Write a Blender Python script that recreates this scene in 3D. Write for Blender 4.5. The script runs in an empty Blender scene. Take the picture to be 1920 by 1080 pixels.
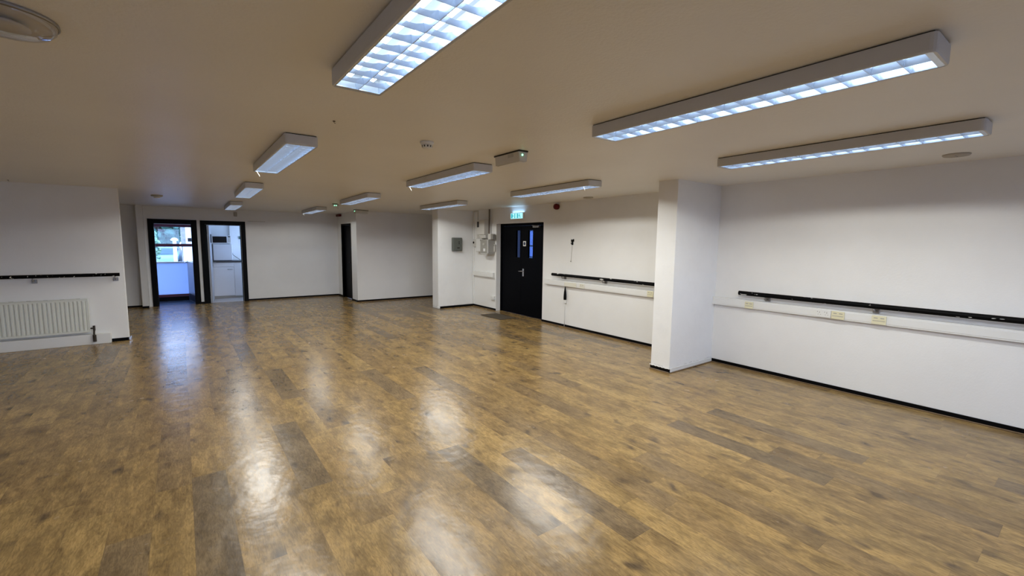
import bpy, bmesh, math, random
from mathutils import Vector, Matrix
random.seed(7)
S = bpy.context.scene
COL = S.collection
PI = math.pi

# ------------------------------------------------------------------ helpers
def tag(o, label, cat, group=None, kind=None):
    o['label'] = label
    o['category'] = cat
    if group: o['group'] = group
    if kind: o['kind'] = kind
    return o

def link(o, parent=None):
    COL.objects.link(o)
    if parent is not None: o.parent = parent
    return o

def thing(name, label, cat, loc=(0, 0, 0), rot=(0, 0, 0), group=None, kind=None):
    o = bpy.data.objects.new(name, None)
    o.empty_display_size = 0.1
    o.location = loc
    o.rotation_euler = rot
    link(o)
    return tag(o, label, cat, group, kind or 'thing')

def mobj(name, bm, mats, parent=None, smooth=False, loc=None, rot=None):
    me = bpy.data.meshes.new(name)
    bmesh.ops.recalc_face_normals(bm, faces=bm.faces[:])
    if smooth:
        for f in bm.faces: f.smooth = True
    bm.to_mesh(me); bm.free()
    for m in (mats if isinstance(mats, (list, tuple)) else [mats]): me.materials.append(m)
    o = bpy.data.objects.new(name, me)
    link(o, parent)
    if loc: o.location = loc
    if rot: o.rotation_euler = rot
    return o

def NB(): return bmesh.new()

def box(bm, lo, hi, bevel=0.0, seg=2, mi=0):
    lo = Vector(lo); hi = Vector(hi)
    b = bmesh.new()
    bmesh.ops.create_cube(b, size=1.0)
    for v in b.verts:
        v.co = Vector((lo[i] + (v.co[i] + 0.5) * (hi[i] - lo[i]) for i in range(3)))
    if bevel > 0:
        bmesh.ops.bevel(b, geom=b.edges[:], offset=bevel, segments=seg, affect='EDGES', profile=0.5)
    for f in b.faces: f.material_index = mi
    merge(bm, b)

def merge(bm, b):
    me = bpy.data.meshes.new('tmp')
    b.to_mesh(me); b.free()
    bm.from_mesh(me)
    bpy.data.meshes.remove(me)

def cyl(bm, p0, p1, r0, r1=None, n=20, cap=True, mi=0):
    p0 = Vector(p0); p1 = Vector(p1); r1 = r0 if r1 is None else r1
    d = p1 - p0
    b = bmesh.new()
    bmesh.ops.create_cone(b, cap_ends=cap, cap_tris=False, segments=n, radius1=r0, radius2=r1, depth=d.length)
    q = Vector((0, 0, 1)).rotation_difference(d.normalized())
    bmesh.ops.transform(b, matrix=Matrix.Translation((p0 + p1) / 2) @ q.to_matrix().to_4x4(), verts=b.verts)
    for f in b.faces: f.material_index = mi
    merge(bm, b)

def tube(bm, pts, r, n=10, mi=0):
    pts = [Vector(p) for p in pts]
    rings = []
    prev = None
    for i, p in enumerate(pts):
        t = (pts[min(i + 1, len(pts) - 1)] - pts[max(i - 1, 0)]).normalized()
        if prev is None:
            u = t.orthogonal().normalized()
        else:
            u = (prev - t * prev.dot(t)).normalized()
        prev = u
        w = t.cross(u)
        rings.append([bm.verts.new(p + (u * math.cos(2 * PI * k / n) + w * math.sin(2 * PI * k / n)) * r) for k in range(n)])
    for a, b in zip(rings[:-1], rings[1:]):
        for k in range(n):
            f = bm.faces.new((a[k], a[(k + 1) % n], b[(k + 1) % n], b[k])); f.material_index = mi; f.smooth = True
    f = bm.faces.new(rings[0][::-1]); f.material_index = mi
    f = bm.faces.new(rings[-1]); f.material_index = mi

def lathe(bm, prof, n=32, c=(0, 0, 0), mi=0):
    c = Vector(c)
    rings = []
    for r, z in prof:
        if r < 1e-6:
            rings.append([bm.verts.new(c + Vector((0, 0, z)))])
        else:
            rings.append([bm.verts.new(c + Vector((r * math.cos(2 * PI * k / n), r * math.sin(2 * PI * k / n), z))) for k in range(n)])
    for a, b in zip(rings[:-1], rings[1:]):
        for k in range(n):
            va = [a[k % len(a)], a[(k + 1) % len(a)]] if len(a) > 1 else [a[0]]
            vb = [b[(k + 1) % len(b)], b[k % len(b)]] if len(b) > 1 else [b[0]]
            vs = va + vb
            if len(vs) >= 3:
                f = bm.faces.new(vs); f.material_index = mi; f.smooth = True

def prism(bm, outline, axis, a, b, mi=0):
    """extrude a 2-D outline along an axis between a and b (axis 0,1,2; outline in the two other axes)"""
    def P(u, v, t):
        if axis == 0: return (t, u, v)
        if axis == 1: return (u, t, v)
        return (u, v, t)
    A = [bm.verts.new(P(u, v, a)) for u, v in outline]
    B = [bm.verts.new(P(u, v, b)) for u, v in outline]
    n = len(outline)
    fs = [bm.faces.new(A), bm.faces.new(B[::-1])]
    for k in range(n):
        fs.append(bm.faces.new((A[k], A[(k + 1) % n], B[(k + 1) % n], B[k])))
    for f in fs: f.material_index = mi

# ------------------------------------------------------------------ materials
def mat(name):
    m = bpy.data.materials.new(name); m.use_nodes = True
    nt = m.node_tree
    for n in list(nt.nodes): nt.nodes.remove(n)
    out = nt.nodes.new('ShaderNodeOutputMaterial')
    return m, nt, out

class G:
    """tiny node-graph helper"""
    def __init__(s, nt): s.nt = nt
    def n(s, t, **k):
        x = s.nt.nodes.new(t)
        for a, b in k.items(): setattr(x, a, b)
        return x
    def l(s, a, b): s.nt.links.new(a, b)
    def put(s, sock, v):
        if isinstance(v, bpy.types.NodeSocket): s.l(v, sock)
        else: sock.default_value = v
    def math(s, op, a, b=0.0, c=None):
        x = s.n('ShaderNodeMath', operation=op)
        s.put(x.inputs[0], a); s.put(x.inputs[1], b)
        if c is not None: s.put(x.inputs[2], c)
        return x.outputs[0]
    def mix(s, fac, a, b, blend='MIX'):
        x = s.n('ShaderNodeMix', data_type='RGBA', blend_type=blend)
        s.put(x.inputs[0], fac); s.put(x.inputs[6], a); s.put(x.inputs[7], b)
        return x.outputs[2]
    def ramp(s, fac, stops, interp='LINEAR'):
        x = s.n('ShaderNodeValToRGB')
        x.color_ramp.interpolation = interp
        els = x.color_ramp.elements
        while len(els) < len(stops): els.new(0.5)
        for e, (p, c) in zip(els, stops):
            e.position = p; e.color = (*c, 1) if len(c) == 3 else c
        s.l(fac, x.inputs[0])
        return x.outputs[0]
    def noise(s, vec, scale, detail=4, rough=0.5, dist=0.0):
        x = s.n('ShaderNodeTexNoise')
        if vec is not None: s.l(vec, x.inputs['Vector'])
        x.inputs['Scale'].default_value = scale
        x.inputs['Detail'].default_value = detail
        x.inputs['Roughness'].default_value = rough
        x.inputs['Distortion'].default_value = dist
        return x.outputs[0]
    def bump(s, h, strength, dist):
        x = s.n('ShaderNodeBump')
        s.l(h, x.inputs['Height']); x.inputs['Strength'].default_value = strength; x.inputs['Distance'].default_value = dist
        return x.outputs[0]

def plain(name, col, rough=0.5, metal=0.0, spec=0.5, bump=None, var=0.0, vscale=6.0):
    m, nt, out = mat(name); g = G(nt)
    p = g.n('ShaderNodeBsdfPrincipled')
    p.inputs['Base Color'].default_value = (*col, 1)
    p.inputs['Roughness'].default_value = rough
    p.inputs['Metallic'].default_value = metal
    p.inputs['Specular IOR Level'].default_value = spec
    tc = g.n('ShaderNodeTexCoord')
    if var > 0:
        f = g.noise(tc.outputs['Object'], vscale, 5, 0.6)
        d = tuple(c * (1 - var) for c in col); u = tuple(min(1, c * (1 + var * 0.6)) for c in col)
        g.l(g.ramp(f, [(0.3, d), (0.7, u)]), p.inputs['Base Color'])
    if bump:
        g.l(g.bump(g.noise(tc.outputs['Object'], bump[0], 3, 0.6), bump[1], bump[2]), p.inputs['Normal'])
    g.l(p.outputs[0], out.inputs[0])
    return m

def emit(name, col, strength):
    m, nt, out = mat(name); g = G(nt)
    e = g.n('ShaderNodeEmission'); e.inputs[0].default_value = (*col, 1); e.inputs[1].default_value = strength
    g.l(e.outputs[0], out.inputs[0])
    m.cycles.emission_sampling = 'NONE'
    return m

def pane(name, tint=(1, 1, 1), refl=1.0):
    m, nt, out = mat(name); g = G(nt)
    t = g.n('ShaderNodeBsdfTransparent'); t.inputs[0].default_value = (*tint, 1)
    gl = g.n('ShaderNodeBsdfGlossy'); gl.inputs['Roughness'].default_value = 0.02
    lw = g.n('ShaderNodeLayerWeight'); lw.inputs[0].default_value = 0.5
    sch = g.math('ADD', 0.04, g.math('MULTIPLY', 0.96, g.math('POWER', lw.outputs['Facing'], 5.0)))
    mx = g.n('ShaderNodeMixShader')
    g.l(g.math('MINIMUM', 1.0, g.math('MULTIPLY', sch, refl)), mx.inputs[0]); g.l(t.outputs[0], mx.inputs[1]); g.l(gl.outputs[0], mx.inputs[2])
    g.l(mx.outputs[0], out.inputs[0])
    return m

def frosted(name, col):
    m, nt, out = mat(name); g = G(nt)
    t = g.n('ShaderNodeBsdfTranslucent'); t.inputs[0].default_value = (*col, 1)
    d = g.n('ShaderNodeBsdfDiffuse'); d.inputs[0].default_value = (*col, 1)
    mx = g.n('ShaderNodeMixShader'); mx.inputs[0].default_value = 0.4
    g.l(t.outputs[0], mx.inputs[1]); g.l(d.outputs[0], mx.inputs[2])
    g.l(mx.outputs[0], out.inputs[0])
    return m

def wall_paint(name, col=(0.80, 0.795, 0.78)):
    m, nt, out = mat(name); g = G(nt)
    tc = g.n('ShaderNodeTexCoord'); O = tc.outputs['Object']
    p = g.n('ShaderNodeBsdfPrincipled')
    p.inputs['Roughness'].default_value = 0.75
    p.inputs['Specular IOR Level'].default_value = 0.25
    f = g.noise(O, 1.3, 5, 0.6)
    d = tuple(c * 0.955 for c in col)
    g.l(g.ramp(f, [(0.35, d), (0.65, col)]), p.inputs['Base Color'])
    h = g.math('ADD', g.noise(O, 70, 2, 0.6), g.math('MULTIPLY', g.noise(O, 9, 3, 0.5), 1.2))
    g.l(g.bump(h, 0.12, 0.01), p.inputs['Normal'])
    g.l(p.outputs[0], out.inputs[0])
    return m

def pier_paint(name):
    """wall paint with a scuffed grey water mark low on the face"""
    m = wall_paint(name, (0.80, 0.80, 0.79)); nt = m.node_tree; g = G(nt)
    p = [n for n in nt.nodes if n.type == 'BSDF_PRINCIPLED'][0]
    src = p.inputs['Base Color'].links[0].from_socket
    tc = g.n('ShaderNodeTexCoord'); O = tc.outputs['Object']
    sx = g.n('ShaderNodeSeparateXYZ'); g.l(O, sx.inputs[0])
    zf = g.math('SUBTRACT', 1.0, g.math('MULTIPLY', sx.outputs[2], 5.5))
    n = g.noise(O, 7, 6, 0.65)
    fac = g.math('MULTIPLY', g.math('GREATER_THAN', g.math('MULTIPLY', n, zf), 0.37), 0.34)
    n2 = g.noise(O, 3.0, 6, 0.7)
    fac2 = g.math('MULTIPLY', g.ramp(n2, [(0.52, (0, 0, 0)), (0.7, (1, 1, 1))]), 0.16)
    g.l(g.mix(fac2, g.mix(fac, src, (0.45, 0.45, 0.46, 1)), (0.6, 0.6, 0.63, 1)), p.inputs['Base Color'])
    return m

def ceiling_paint():
    m, nt, out = mat('ceiling_satin_paint'); g = G(nt)
    tc = g.n('ShaderNodeTexCoord'); O = tc.outputs['Object']
    p = g.n('ShaderNodeBsdfPrincipled')
    f = g.noise(O, 0.8, 5, 0.6)
    g.l(g.ramp(f, [(0.3, (0.765, 0.745, 0.70)), (0.7, (0.81, 0.79, 0.745))]), p.inputs['Base Color'])
    p.inputs['Roughness'].default_value = 0.42
    p.inputs['Specular IOR Level'].default_value = 0.30
    h = g.math('ADD', g.noise(O, 60, 2, 0.6), g.math('MULTIPLY', g.noise(O, 5, 3, 0.5), 2.0))
    g.l(g.bump(h, 0.18, 0.01), p.inputs['Normal'])
    g.l(p.outputs[0], out.inputs[0])
    return m

def floor_wood():
    m, nt, out = mat('oak_laminate_planks'); g = G(nt)
    tc = g.n('ShaderNodeTexCoord'); O = tc.outputs['Object']
    sx = g.n('ShaderNodeSeparateXYZ'); g.l(O, sx.inputs[0])
    X, Y = sx.outputs[0], sx.outputs[1]
    W, Ln = 0.195, 1.25
    xr = g.math('DIVIDE', g.math('ADD', X, 0.025), W)
    row = g.math('FLOOR', xr); fx = g.math('FRACT', xr)
    wn = g.n('ShaderNodeTexWhiteNoise', noise_dimensions='1D'); g.l(row, wn.inputs['W'])
    yy = g.math('ADD', g.math('DIVIDE', Y, Ln), g.math('MULTIPLY', wn.outputs[0], 7.0))
    idx = g.math('FLOOR', yy); fy = g.math('FRACT', yy)
    cv = g.n('ShaderNodeCombineXYZ'); g.l(row, cv.inputs[0]); g.l(idx, cv.inputs[1])
    w2 = g.n('ShaderNodeTexWhiteNoise', noise_dimensions='2D'); g.l(cv.outputs[0], w2.inputs['Vector'])
    rnd = w2.outputs[0]
    base = g.ramp(rnd, [(0.0, (0.158, 0.113, 0.064)), (0.06, (0.184, 0.126, 0.065)), (0.20, (0.236, 0.155, 0.067)),
                        (0.70, (0.268, 0.177, 0.072)), (1.0, (0.306, 0.206, 0.085))])
    # per-plank coordinates so the figure does not run across joints
    pv = g.n('ShaderNodeCombineXYZ')
    g.l(g.math('ADD', X, g.math('MULTIPLY', rnd, 13.0)), pv.inputs[0])
    g.l(g.math('ADD', Y, g.math('MULTIPLY', rnd, 29.0)), pv.inputs[1])
    g.l(g.math('MULTIPLY', rnd, 17.0), pv.inputs[2])
    P = pv.outputs[0]
    def stretched(sx_, sy_):
        mp = g.n('ShaderNodeMapping'); mp.inputs['Scale'].default_value = (sx_, sy_, 1); g.l(P, mp.inputs[0]); return mp.outputs[0]
    blotch = g.noise(stretched(6.5, 2.8), 1.0, 3, 0.55, 0.3)
    c = g.mix(1.0, base, g.ramp(blotch, [(0.33, (0.74, 0.72, 0.70)), (0.49, (1.0, 0.99, 0.98)), (0.66, (1.20, 1.18, 1.14))]), 'MULTIPLY')
    fig = g.noise(stretched(15.0, 5.0), 1.0, 4, 0.6, 0.8)
    c = g.mix(1.0, c, g.ramp(fig, [(0.34, (0.80, 0.78, 0.76)), (0.50, (1.0, 1.0, 1.0)), (0.66, (1.18, 1.16, 1.12))]), 'MULTIPLY')
    knot = g.noise(stretched(8.5, 5.2), 1.0, 1.5, 0.45, 0.2)
    kf = g.ramp(knot, [(0.61, (0, 0, 0)), (0.69, (0.4, 0.4, 0.4)), (0.79, (1, 1, 1))])
    c = g.mix(g.math('MULTIPLY', kf, 0.8), c, (0.055, 0.038, 0.026, 1))
    grain = g.noise(stretched(30.0, 8.5), 1.0, 5, 0.68, 3.0)
    c = g.mix(1.0, c, g.ramp(grain, [(0.34, (0.76, 0.74, 0.72)), (0.50, (1.0, 1.0, 1.0)), (0.66, (1.18, 1.17, 1.13))]), 'MULTIPLY')
    fine = g.noise(stretched(120.0, 16.0), 1.0, 2, 0.6, 0.6)
    c = g.mix(1.0, c, g.ramp(fine, [(0.35, (0.84, 0.84, 0.83)), (0.65, (1.13, 1.13, 1.11))]), 'MULTIPLY')
    seam = g.math('MAXIMUM', g.math('LESS_THAN', fx, 0.012), g.math('LESS_THAN', fy, 0.0022))
    c = g.mix(g.math('MULTIPLY', seam, 0.25), c, (0.06, 0.042, 0.026, 1))
    p = g.n('ShaderNodeBsdfPrincipled')
    g.l(c, p.inputs['Base Color'])
    rr = g.noise(O, 2.3, 4, 0.6)
    g.l(g.math('ADD', 0.20, g.math('MULTIPLY', rr, 0.11)), p.inputs['Roughness'])
    p.inputs['Specular IOR Level'].default_value = 0.42
    h = g.noise(O, 9.0, 2, 0.5)
    g.l(g.bump(h, 0.50, 0.006), p.inputs['Normal'])
    g.l(p.outputs[0], out.inputs[0])
    return m

def chipped_black():
    m, nt, out = mat('chipped_black_gloss'); g = G(nt)
    tc = g.n('ShaderNodeTexCoord'); O = tc.outputs['Object']
    mp = g.n('ShaderNodeMapping'); mp.inputs['Scale'].default_value = (30, 7, 30); g.l(O, mp.inputs[0])
    n = g.noise(mp.outputs[0], 1.0, 3, 0.5)
    p = g.n('ShaderNodeBsdfPrincipled')
    g.l(g.mix(g.math('GREATER_THAN', n, 0.66), (0.003, 0.003, 0.0035, 1), (0.62, 0.62, 0.60, 1)), p.inputs['Base Color'])
    p.inputs['Roughness'].default_value = 0.45
    p.inputs['Specular IOR Level'].default_value = 0.06
    g.l(p.outputs[0], out.inputs[0])
    return m

M = dict(
    wall=wall_paint('white_wall_paint'),
    pier=pier_paint('scuffed_white_wall_paint'),
    ceil=ceiling_paint(),
    wood=floor_wood(),
    black=plain('black_gloss_paint', (0.0025, 0.0025, 0.003), 0.45, spec=0.08),
    door_black=plain('blue_black_door_paint', (0.0010, 0.0013, 0.0026), 0.5, spec=0.05),
    bar=chipped_black(),
    bead=plain('brown_beading', (0.16, 0.10, 0.05), 0.5, var=0.15),
    white_metal=plain('white_enamel', (0.70, 0.69, 0.66), 0.4, var=0.04),
    fitting=plain('grey_white_enamel', (0.56, 0.56, 0.56), 0.4, var=0.04),
    louvre=plain('satin_aluminium_louvre', (0.58, 0.63, 0.72), 0.25, metal=0.6),
    tubem=emit('fluorescent_glow', (0.60, 0.79, 1.0), 9.0),
    white_plastic=plain('white_plastic', (0.74, 0.74, 0.72), 0.4),
    grey_plastic=plain('grey_plastic', (0.46, 0.45, 0.42), 0.5),
    cream=plain('yellowed_cream_plastic', (0.70, 0.66, 0.46), 0.4),
    pale_cream=plain('pale_cream_plastic', (0.72, 0.70, 0.60), 0.4),
    off_white=plain('off_white_board', (0.60, 0.58, 0.54), 0.6),
    beige=plain('beige_ceiling_plate', (0.42, 0.38, 0.32), 0.6),
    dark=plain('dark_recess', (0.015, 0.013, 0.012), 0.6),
    slot=plain('slot_grey', (0.32, 0.31, 0.28), 0.6),
    conduit=plain('brown_cable_sheath', (0.10, 0.07, 0.05), 0.6),
    panel_green=plain('grey_green_enamel', (0.115, 0.125, 0.11), 0.4),
    rad=plain('cream_radiator_enamel', (0.70, 0.715, 0.66), 0.35),
    brass=plain('tarnished_brass', (0.05, 0.04, 0.032), 0.4, metal=0.6),
    chrome=plain('chrome', (0.75, 0.76, 0.78), 0.18, metal=1.0),
    steel=plain('dull_steel', (0.30, 0.29, 0.28), 0.4, metal=0.8),
    red=plain('dark_red_plastic', (0.11, 0.008, 0.012), 0.4, spec=0.2),
    sign_green=emit('exit_sign_green_glow', (0.06, 0.48, 0.55), 1.0),
    sign_white=emit('exit_sign_white_glow', (0.42, 0.92, 1.0), 1.15),
    led=emit('green_led', (0.25, 1.0, 0.55), 4.0),
    maroon=plain('maroon_paint', (0.10, 0.012, 0.03), 0.4),
    glass=pane('window_glass'),
    vision=pane('dark_vision_glass', (0.45, 0.48, 0.56)),
    tinted=pane('tinted_glass', (0.42, 0.48, 0.60)),
    frost=frosted('frosted_film_glass', (0.56, 0.64, 0.80)),
    lens=pane('clear_acrylic', (0.80, 0.78, 0.76), 1.6),
    kitchen_white=plain('white_melamine', (0.74, 0.74, 0.76), 0.35),
    door_white=plain('white_door_gloss', (0.46, 0.47, 0.51), 0.35),
    counter=plain('dark_worktop_edge', (0.03, 0.03, 0.035), 0.4),
    appliance=plain('white_appliance_enamel', (0.70, 0.72, 0.76), 0.28),
    glass_black=plain('black_glass', (0.004, 0.004, 0.005), 0.15, spec=0.2),
    lobby_floor=plain('dark_grey_vinyl', (0.045, 0.06, 0.085), 0.32, var=0.2),
    kitchen_floor=plain('pale_grey_vinyl', (0.50, 0.46, 0.44), 0.45, var=0.08),
    mat_brown=plain('brown_coir', (0.075, 0.056, 0.034), 0.85, var=0.3, vscale=40, bump=(300, 0.5, 0.004)),
    asphalt=plain('asphalt', (0.14, 0.15, 0.16), 0.9, var=0.2),
    leaf=plain('tree_leaves', (0.11, 0.27, 0.20), 0.7, var=0.6, vscale=2.0, bump=(3, 1.0, 0.3)),
    leaf2=plain('pale_leaves', (0.24, 0.42, 0.26), 0.7, var=0.5, vscale=3.0, bump=(3, 1.0, 0.3)),
    bark=plain('bark', (0.09, 0.06, 0.045), 0.9),
    render_white=plain('white_render', (0.75, 0.76, 0.76), 0.8, var=0.05),
    roof=plain('slate_roof', (0.10, 0.11, 0.13), 0.7),
    brick=plain('pale_brick', (0.34, 0.33, 0.30), 0.85, var=0.35, vscale=5),
    car=plain('silver_blue_car_paint', (0.20, 0.34, 0.40), 0.3, metal=0.2),
    car_glass=plain('car_glass', (0.16, 0.28, 0.33), 0.15),
    tyre=plain('tyre_rubber', (0.02, 0.02, 0.02), 0.8),
    sign_blue=plain('sign_blue', (.02, .04, .10), .5),
    paper=plain('paper', (0.78, 0.78, 0.78), 0.7),
    green_card=plain('green_card', (0.05, 0.11, 0.09), 0.6),
)

# ------------------------------------------------------------------ camera
F = 832.85; YAW, PITCH, ROLL = 0.639300, -0.105437, 0.0121011
CAMZ = 1.66
fw = Vector((math.sin(YAW) * math.cos(PITCH), math.cos(YAW) * math.cos(PITCH), math.sin(PITCH)))
r0 = Vector((math.cos(YAW), -math.sin(YAW), 0)); u0 = r0.cross(fw)
rr = math.cos(ROLL) * r0 + math.sin(ROLL) * u0
uu = -math.sin(ROLL) * r0 + math.cos(ROLL) * u0
cam = bpy.data.cameras.new('camera'); co = bpy.data.objects.new('camera', cam); COL.objects.link(co)
cam.sensor_width = 36.0; cam.lens = F / 1920 * 36.0; cam.clip_start = 0.02; cam.clip_end = 300
mw = Matrix((rr, uu, -fw)).transposed().to_4x4(); mw.translation = (0, 0, CAMZ)
co.matrix_world = mw
S.camera = co

def cz(y): return 2.46 - 0.0065 * y      # the ceiling falls slightly towards the back
CT = -0.0065

# ------------------------------------------------------------------ the room shell
def struct(name, bm, m, label, cat, parent=None):
    o = mobj(name, bm, m, parent)
    if parent is None: tag(o, label, cat, kind='structure')
    return o

XL, XR, YR, YB = -4.0, 5.95, -3.0, 13.5

b = NB(); box(b, (XL - .2, YR - .2, -0.12), (6.4, YB + 0.06, 0.0)); struct('floor', b, M['wood'], 'oak laminate plank floor of the big empty hall', 'floor')
b = NB(); box(b, (-1.7, YB + 0.06, -0.12), (0.43, 14.64, -0.002)); struct('floor_lobby', b, M['lobby_floor'], 'dark floor of the entrance lobby behind the left doorway', 'floor')
b = NB(); box(b, (0.43, YB + 0.06, -0.12), (2.05, 15.1, -0.002)); struct('floor_kitchenette', b, M['kitchen_floor'], 'pale vinyl floor of the kitchenette behind the right doorway', 'floor')

b = NB()
y0, y1 = YR - .2, 15.2
vs = [b.verts.new(p) for p in ((XL - .2, y0, cz(y0)), (6.4, y0, cz(y0)), (6.4, y1, cz(y1)), (XL - .2, y1, cz(y1)),
                              (XL - .2, y0, 2.66), (6.4, y0, 2.66), (6.4, y1, 2.66), (XL - .2, y1, 2.66))]
for f in ((0, 1, 2, 3), (7, 6, 5, 4), (0, 4, 5, 1), (1, 5, 6, 2), (2, 6, 7, 3), (3, 7, 4, 0)): b.faces.new([vs[i] for i in f])
struct('ceiling', b, M['ceil'], 'off-white painted ceiling carrying rows of light fittings', 'ceiling')
HT = 2.50   # walls run into the ceiling slab

# back wall with the two doorways
b = NB()
D1 = (-0.513, 0.235, 1.99); D2 = (0.505, 1.262, 1.98)
for x0, x1, z0, z1 in ((XL, D1[0], 0, HT), (D1[0], D1[1], D1[2], HT), (D1[1], D2[0], 0, HT), (D2[0], D2[1], D2[2], HT), (D2[1], 3.80, 0, HT)):
    box(b, (x0, YB, z0), (x1, YB + 0.12, z1))
struct('wall_back', b, M['wall'], 'white back wall with two black-framed doorways', 'wall')
b = NB(); box(b, (-0.79, YB - 0.21, 0.0), (-0.67, YB, HT)); struct('trim_1', b, M['wall'], 'white boxed pipe casing left of the left doorway', 'pipe casing')

b = NB()      # return wall with the narrow black doorway, then the set-forward part of the back wall
DY0, DY1 = 12.26, 13.06
box(b, (3.68, DY1, 0), (3.80, YB, HT)); box(b, (3.68, DY0, 2.06), (3.80, DY1, HT)); box(b, (3.68, 11.89, 0), (3.80, DY0, HT))
struct('wall_return', b, M['wall'], 'short return wall holding the narrow black doorway', 'wall')
b = NB(); box(b, (3.68, 11.77, 0), (6.05, 11.89, HT)); struct('wall_back_forward', b, M['wall'], 'white wall right of the narrow black doorway', 'wall')

b = NB(); box(b, (XL, 9.30, 0), (-0.745, 9.38, HT), 0.006, 2); struct('wall_left', b, M['wall'], 'white wall behind the radiator and black barre', 'wall')
b = NB(); box(b, (XL - .12, YR, 0), (XL, YB + .12, HT)); struct('wall_side', b, M['wall'], 'white side wall at the far left of the hall', 'wall')

# right wall with the double-door recess
RY0, RY1 = 6.95, 8.64
b = NB()
box(b, (XR, YR, 0), (XR + .18, RY0, HT)); box(b, (XR, RY0, 2.055), (XR + .18, RY1, HT)); box(b, (XR, RY1, 0), (XR + .18, 11.77, HT))
struct('wall_right', b, M['wall'], 'long white right wall carrying barres and trunking', 'wall')
b = NB(); box(b, (4.943, 3.25, 0), (XR, 3.53, HT), 0.004, 2); struct('wall_pier_near', b, M['pier'], 'white square pier jutting from right wall, nearer one', 'wall')
b = NB(); box(b, (4.948, 9.65, 0), (XR, 9.95, HT), 0.004, 2); struct('wall_pier_far', b, M['pier'], 'white square pier carrying the grey-green box, beside the fuse boxes', 'wall')

# rear wall (behind the camera) with two windows
WR = ((-2.6, 0.0), (2.6, 5.4)); WZ = (0.85, 2.15)
b = NB()
xs = [XL, WR[0][0], WR[0][1], WR[1][0], WR[1][1], 6.1]
for i, (x0, x1) in enumerate(zip(xs[:-1], xs[1:])):
    if i in (1, 3):
        box(b, (x0, YR - .15, 0), (x1, YR, WZ[0])); box(b, (x0, YR - .15, WZ[1]), (x1, YR, HT))
    else: box(b, (x0, YR - .15, 0), (x1, YR, HT))
struct('wall_front', b, M['wall'], 'white wall with windows behind the viewpoint', 'wall')
for k, (x0, x1) in enumerate(WR):
    t = thing(f'window_{k + 3}', ('left' if k == 0 else 'right') + ' of two white-framed windows in the wall behind the viewpoint', 'window', ((x0 + x1) / 2, YR - .08, WZ[0]), kind='structure')
    w = (x1 - x0) / 2; h = WZ[1] - WZ[0]
    b = NB()
    for lo, hi in (((-w, -.03, 0), (w, .03, .06)), ((-w, -.03, h - .06), (w, .03, h)), ((-w, -.03, .06), (-w + .06, .03, h - .06)), ((w - .06, -.03, .06), (w, .03, h - .06)), ((-.03, -.03, .06), (.03, .03, h - .06))): box(b, lo, hi)
    mobj('window_frame', b, M['white_plastic'], t)
    b = NB(); box(b, (-w + .06, -.004, .06), (w - .06, .004, h - .06)); mobj('glazing', b, M['glass'], t)

# baseboards: black, 5 cm, with a thin brown bead at the foot
nb = [0]
def skirt(name, p, q, n, label, bead=True, h=0.05, m=None):
    """p->q along the wall face, n = unit normal into the room"""
    d = .014
    def seg(th, z1):
        lo = [min(p[0], q[0]), min(p[1], q[1]), 0.0]; hi = [max(p[0], q[0]), max(p[1], q[1]), z1]
        for i in (0, 1):
            if n[i] > 0: hi[i] = p[i] + th
            elif n[i] < 0: lo[i] = p[i] - th
        return lo, hi
    b = NB(); lo, hi = seg(d, h); box(b, lo, hi, .003, 1); o = struct(name, b, m or M['black'], label, 'baseboard')
    if bead:
        b2 = NB(); lo, hi = seg(d + .016, .012)
        for i in (0, 1):
            if n[i] > 0: lo[i] = p[i] + d
            elif n[i] < 0: hi[i] = p[i] - d
        box(b2, lo, hi, .004, 1); mobj('bead', b2, M['bead'], o)
skirt('baseboard_back', (1.365, YB), (3.666, YB), (0, -1), 'black baseboard on back wall right of the kitchenette doorway')
skirt('baseboard_back_left', (XL, YB), (-0.79, YB), (0, -1), 'black baseboard on back wall left of the pipe casing')
skirt('baseboard_casing', (-0.79, YB - .21), (-0.67, YB - .21), (0, -1), 'short black baseboard on the pipe casing front', False)
skirt('baseboard_door_strip', (0.332, YB), (0.405, YB), (0, -1), 'short black baseboard between the two doorways', False)
skirt('baseboard_return', (3.68, 13.10), (3.68, YB - .014), (-1, 0), 'short black baseboard beyond the narrow black doorway', False)
skirt('baseboard_return_near', (3.68, 11.77), (3.68, 12.22), (-1, 0), 'short black baseboard nearer than the narrow black doorway', False)
skirt('baseboard_back_forward', (3.664, 11.77), (XR, 11.77), (0, -1), 'black baseboard right of the narrow black doorway')
skirt('baseboard_left', (-0.955, 9.30), (-0.745, 9.30), (0, -1), 'black baseboard stub right of the radiator boxing', False)
skirt('baseboard_pier_far', (4.99, 9.65), (XR - .014, 9.65), (0, -1), 'black baseboard on the pier with the grey-green box', False)
skirt('baseboard_right_far', (XR, RY1 - .0), (XR, 9.65), (-1, 0), 'black baseboard below the fuse boxes')
skirt('baseboard_right_middle', (XR, 3.53), (XR, RY0), (-1, 0), 'black baseboard between double doors and near pier')
skirt('baseboard_right_near', (XR, YR), (XR, 3.25), (-1, 0), 'black baseboard on right wall nearer than the near pier')
skirt('baseboard_pier_side', (4.943, 3.236), (4.943, 3.53), (-1, 0), 'black baseboard on left face of the near pier')
skirt('baseboard_pier_front', (4.943, 3.25), (XR - .014, 3.25), (0, -1), 'white-painted baseboard on front face of the near pier', True, .052, M['white_plastic'])
b = NB(); box(b, (4.935, 9.63, 0), (4.99, 9.70, .05), .01, 2); struct('trim_2', b, M['white_plastic'], 'white corner block at the foot of the far pier', 'corner block')
b = NB(); box(b, (-0.752, 9.284, 0), (-0.722, 9.384, .055), .006, 2); struct('trim_3', b, M['chrome'], 'shiny corner cap at the end of the left wall', 'corner cap')
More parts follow.
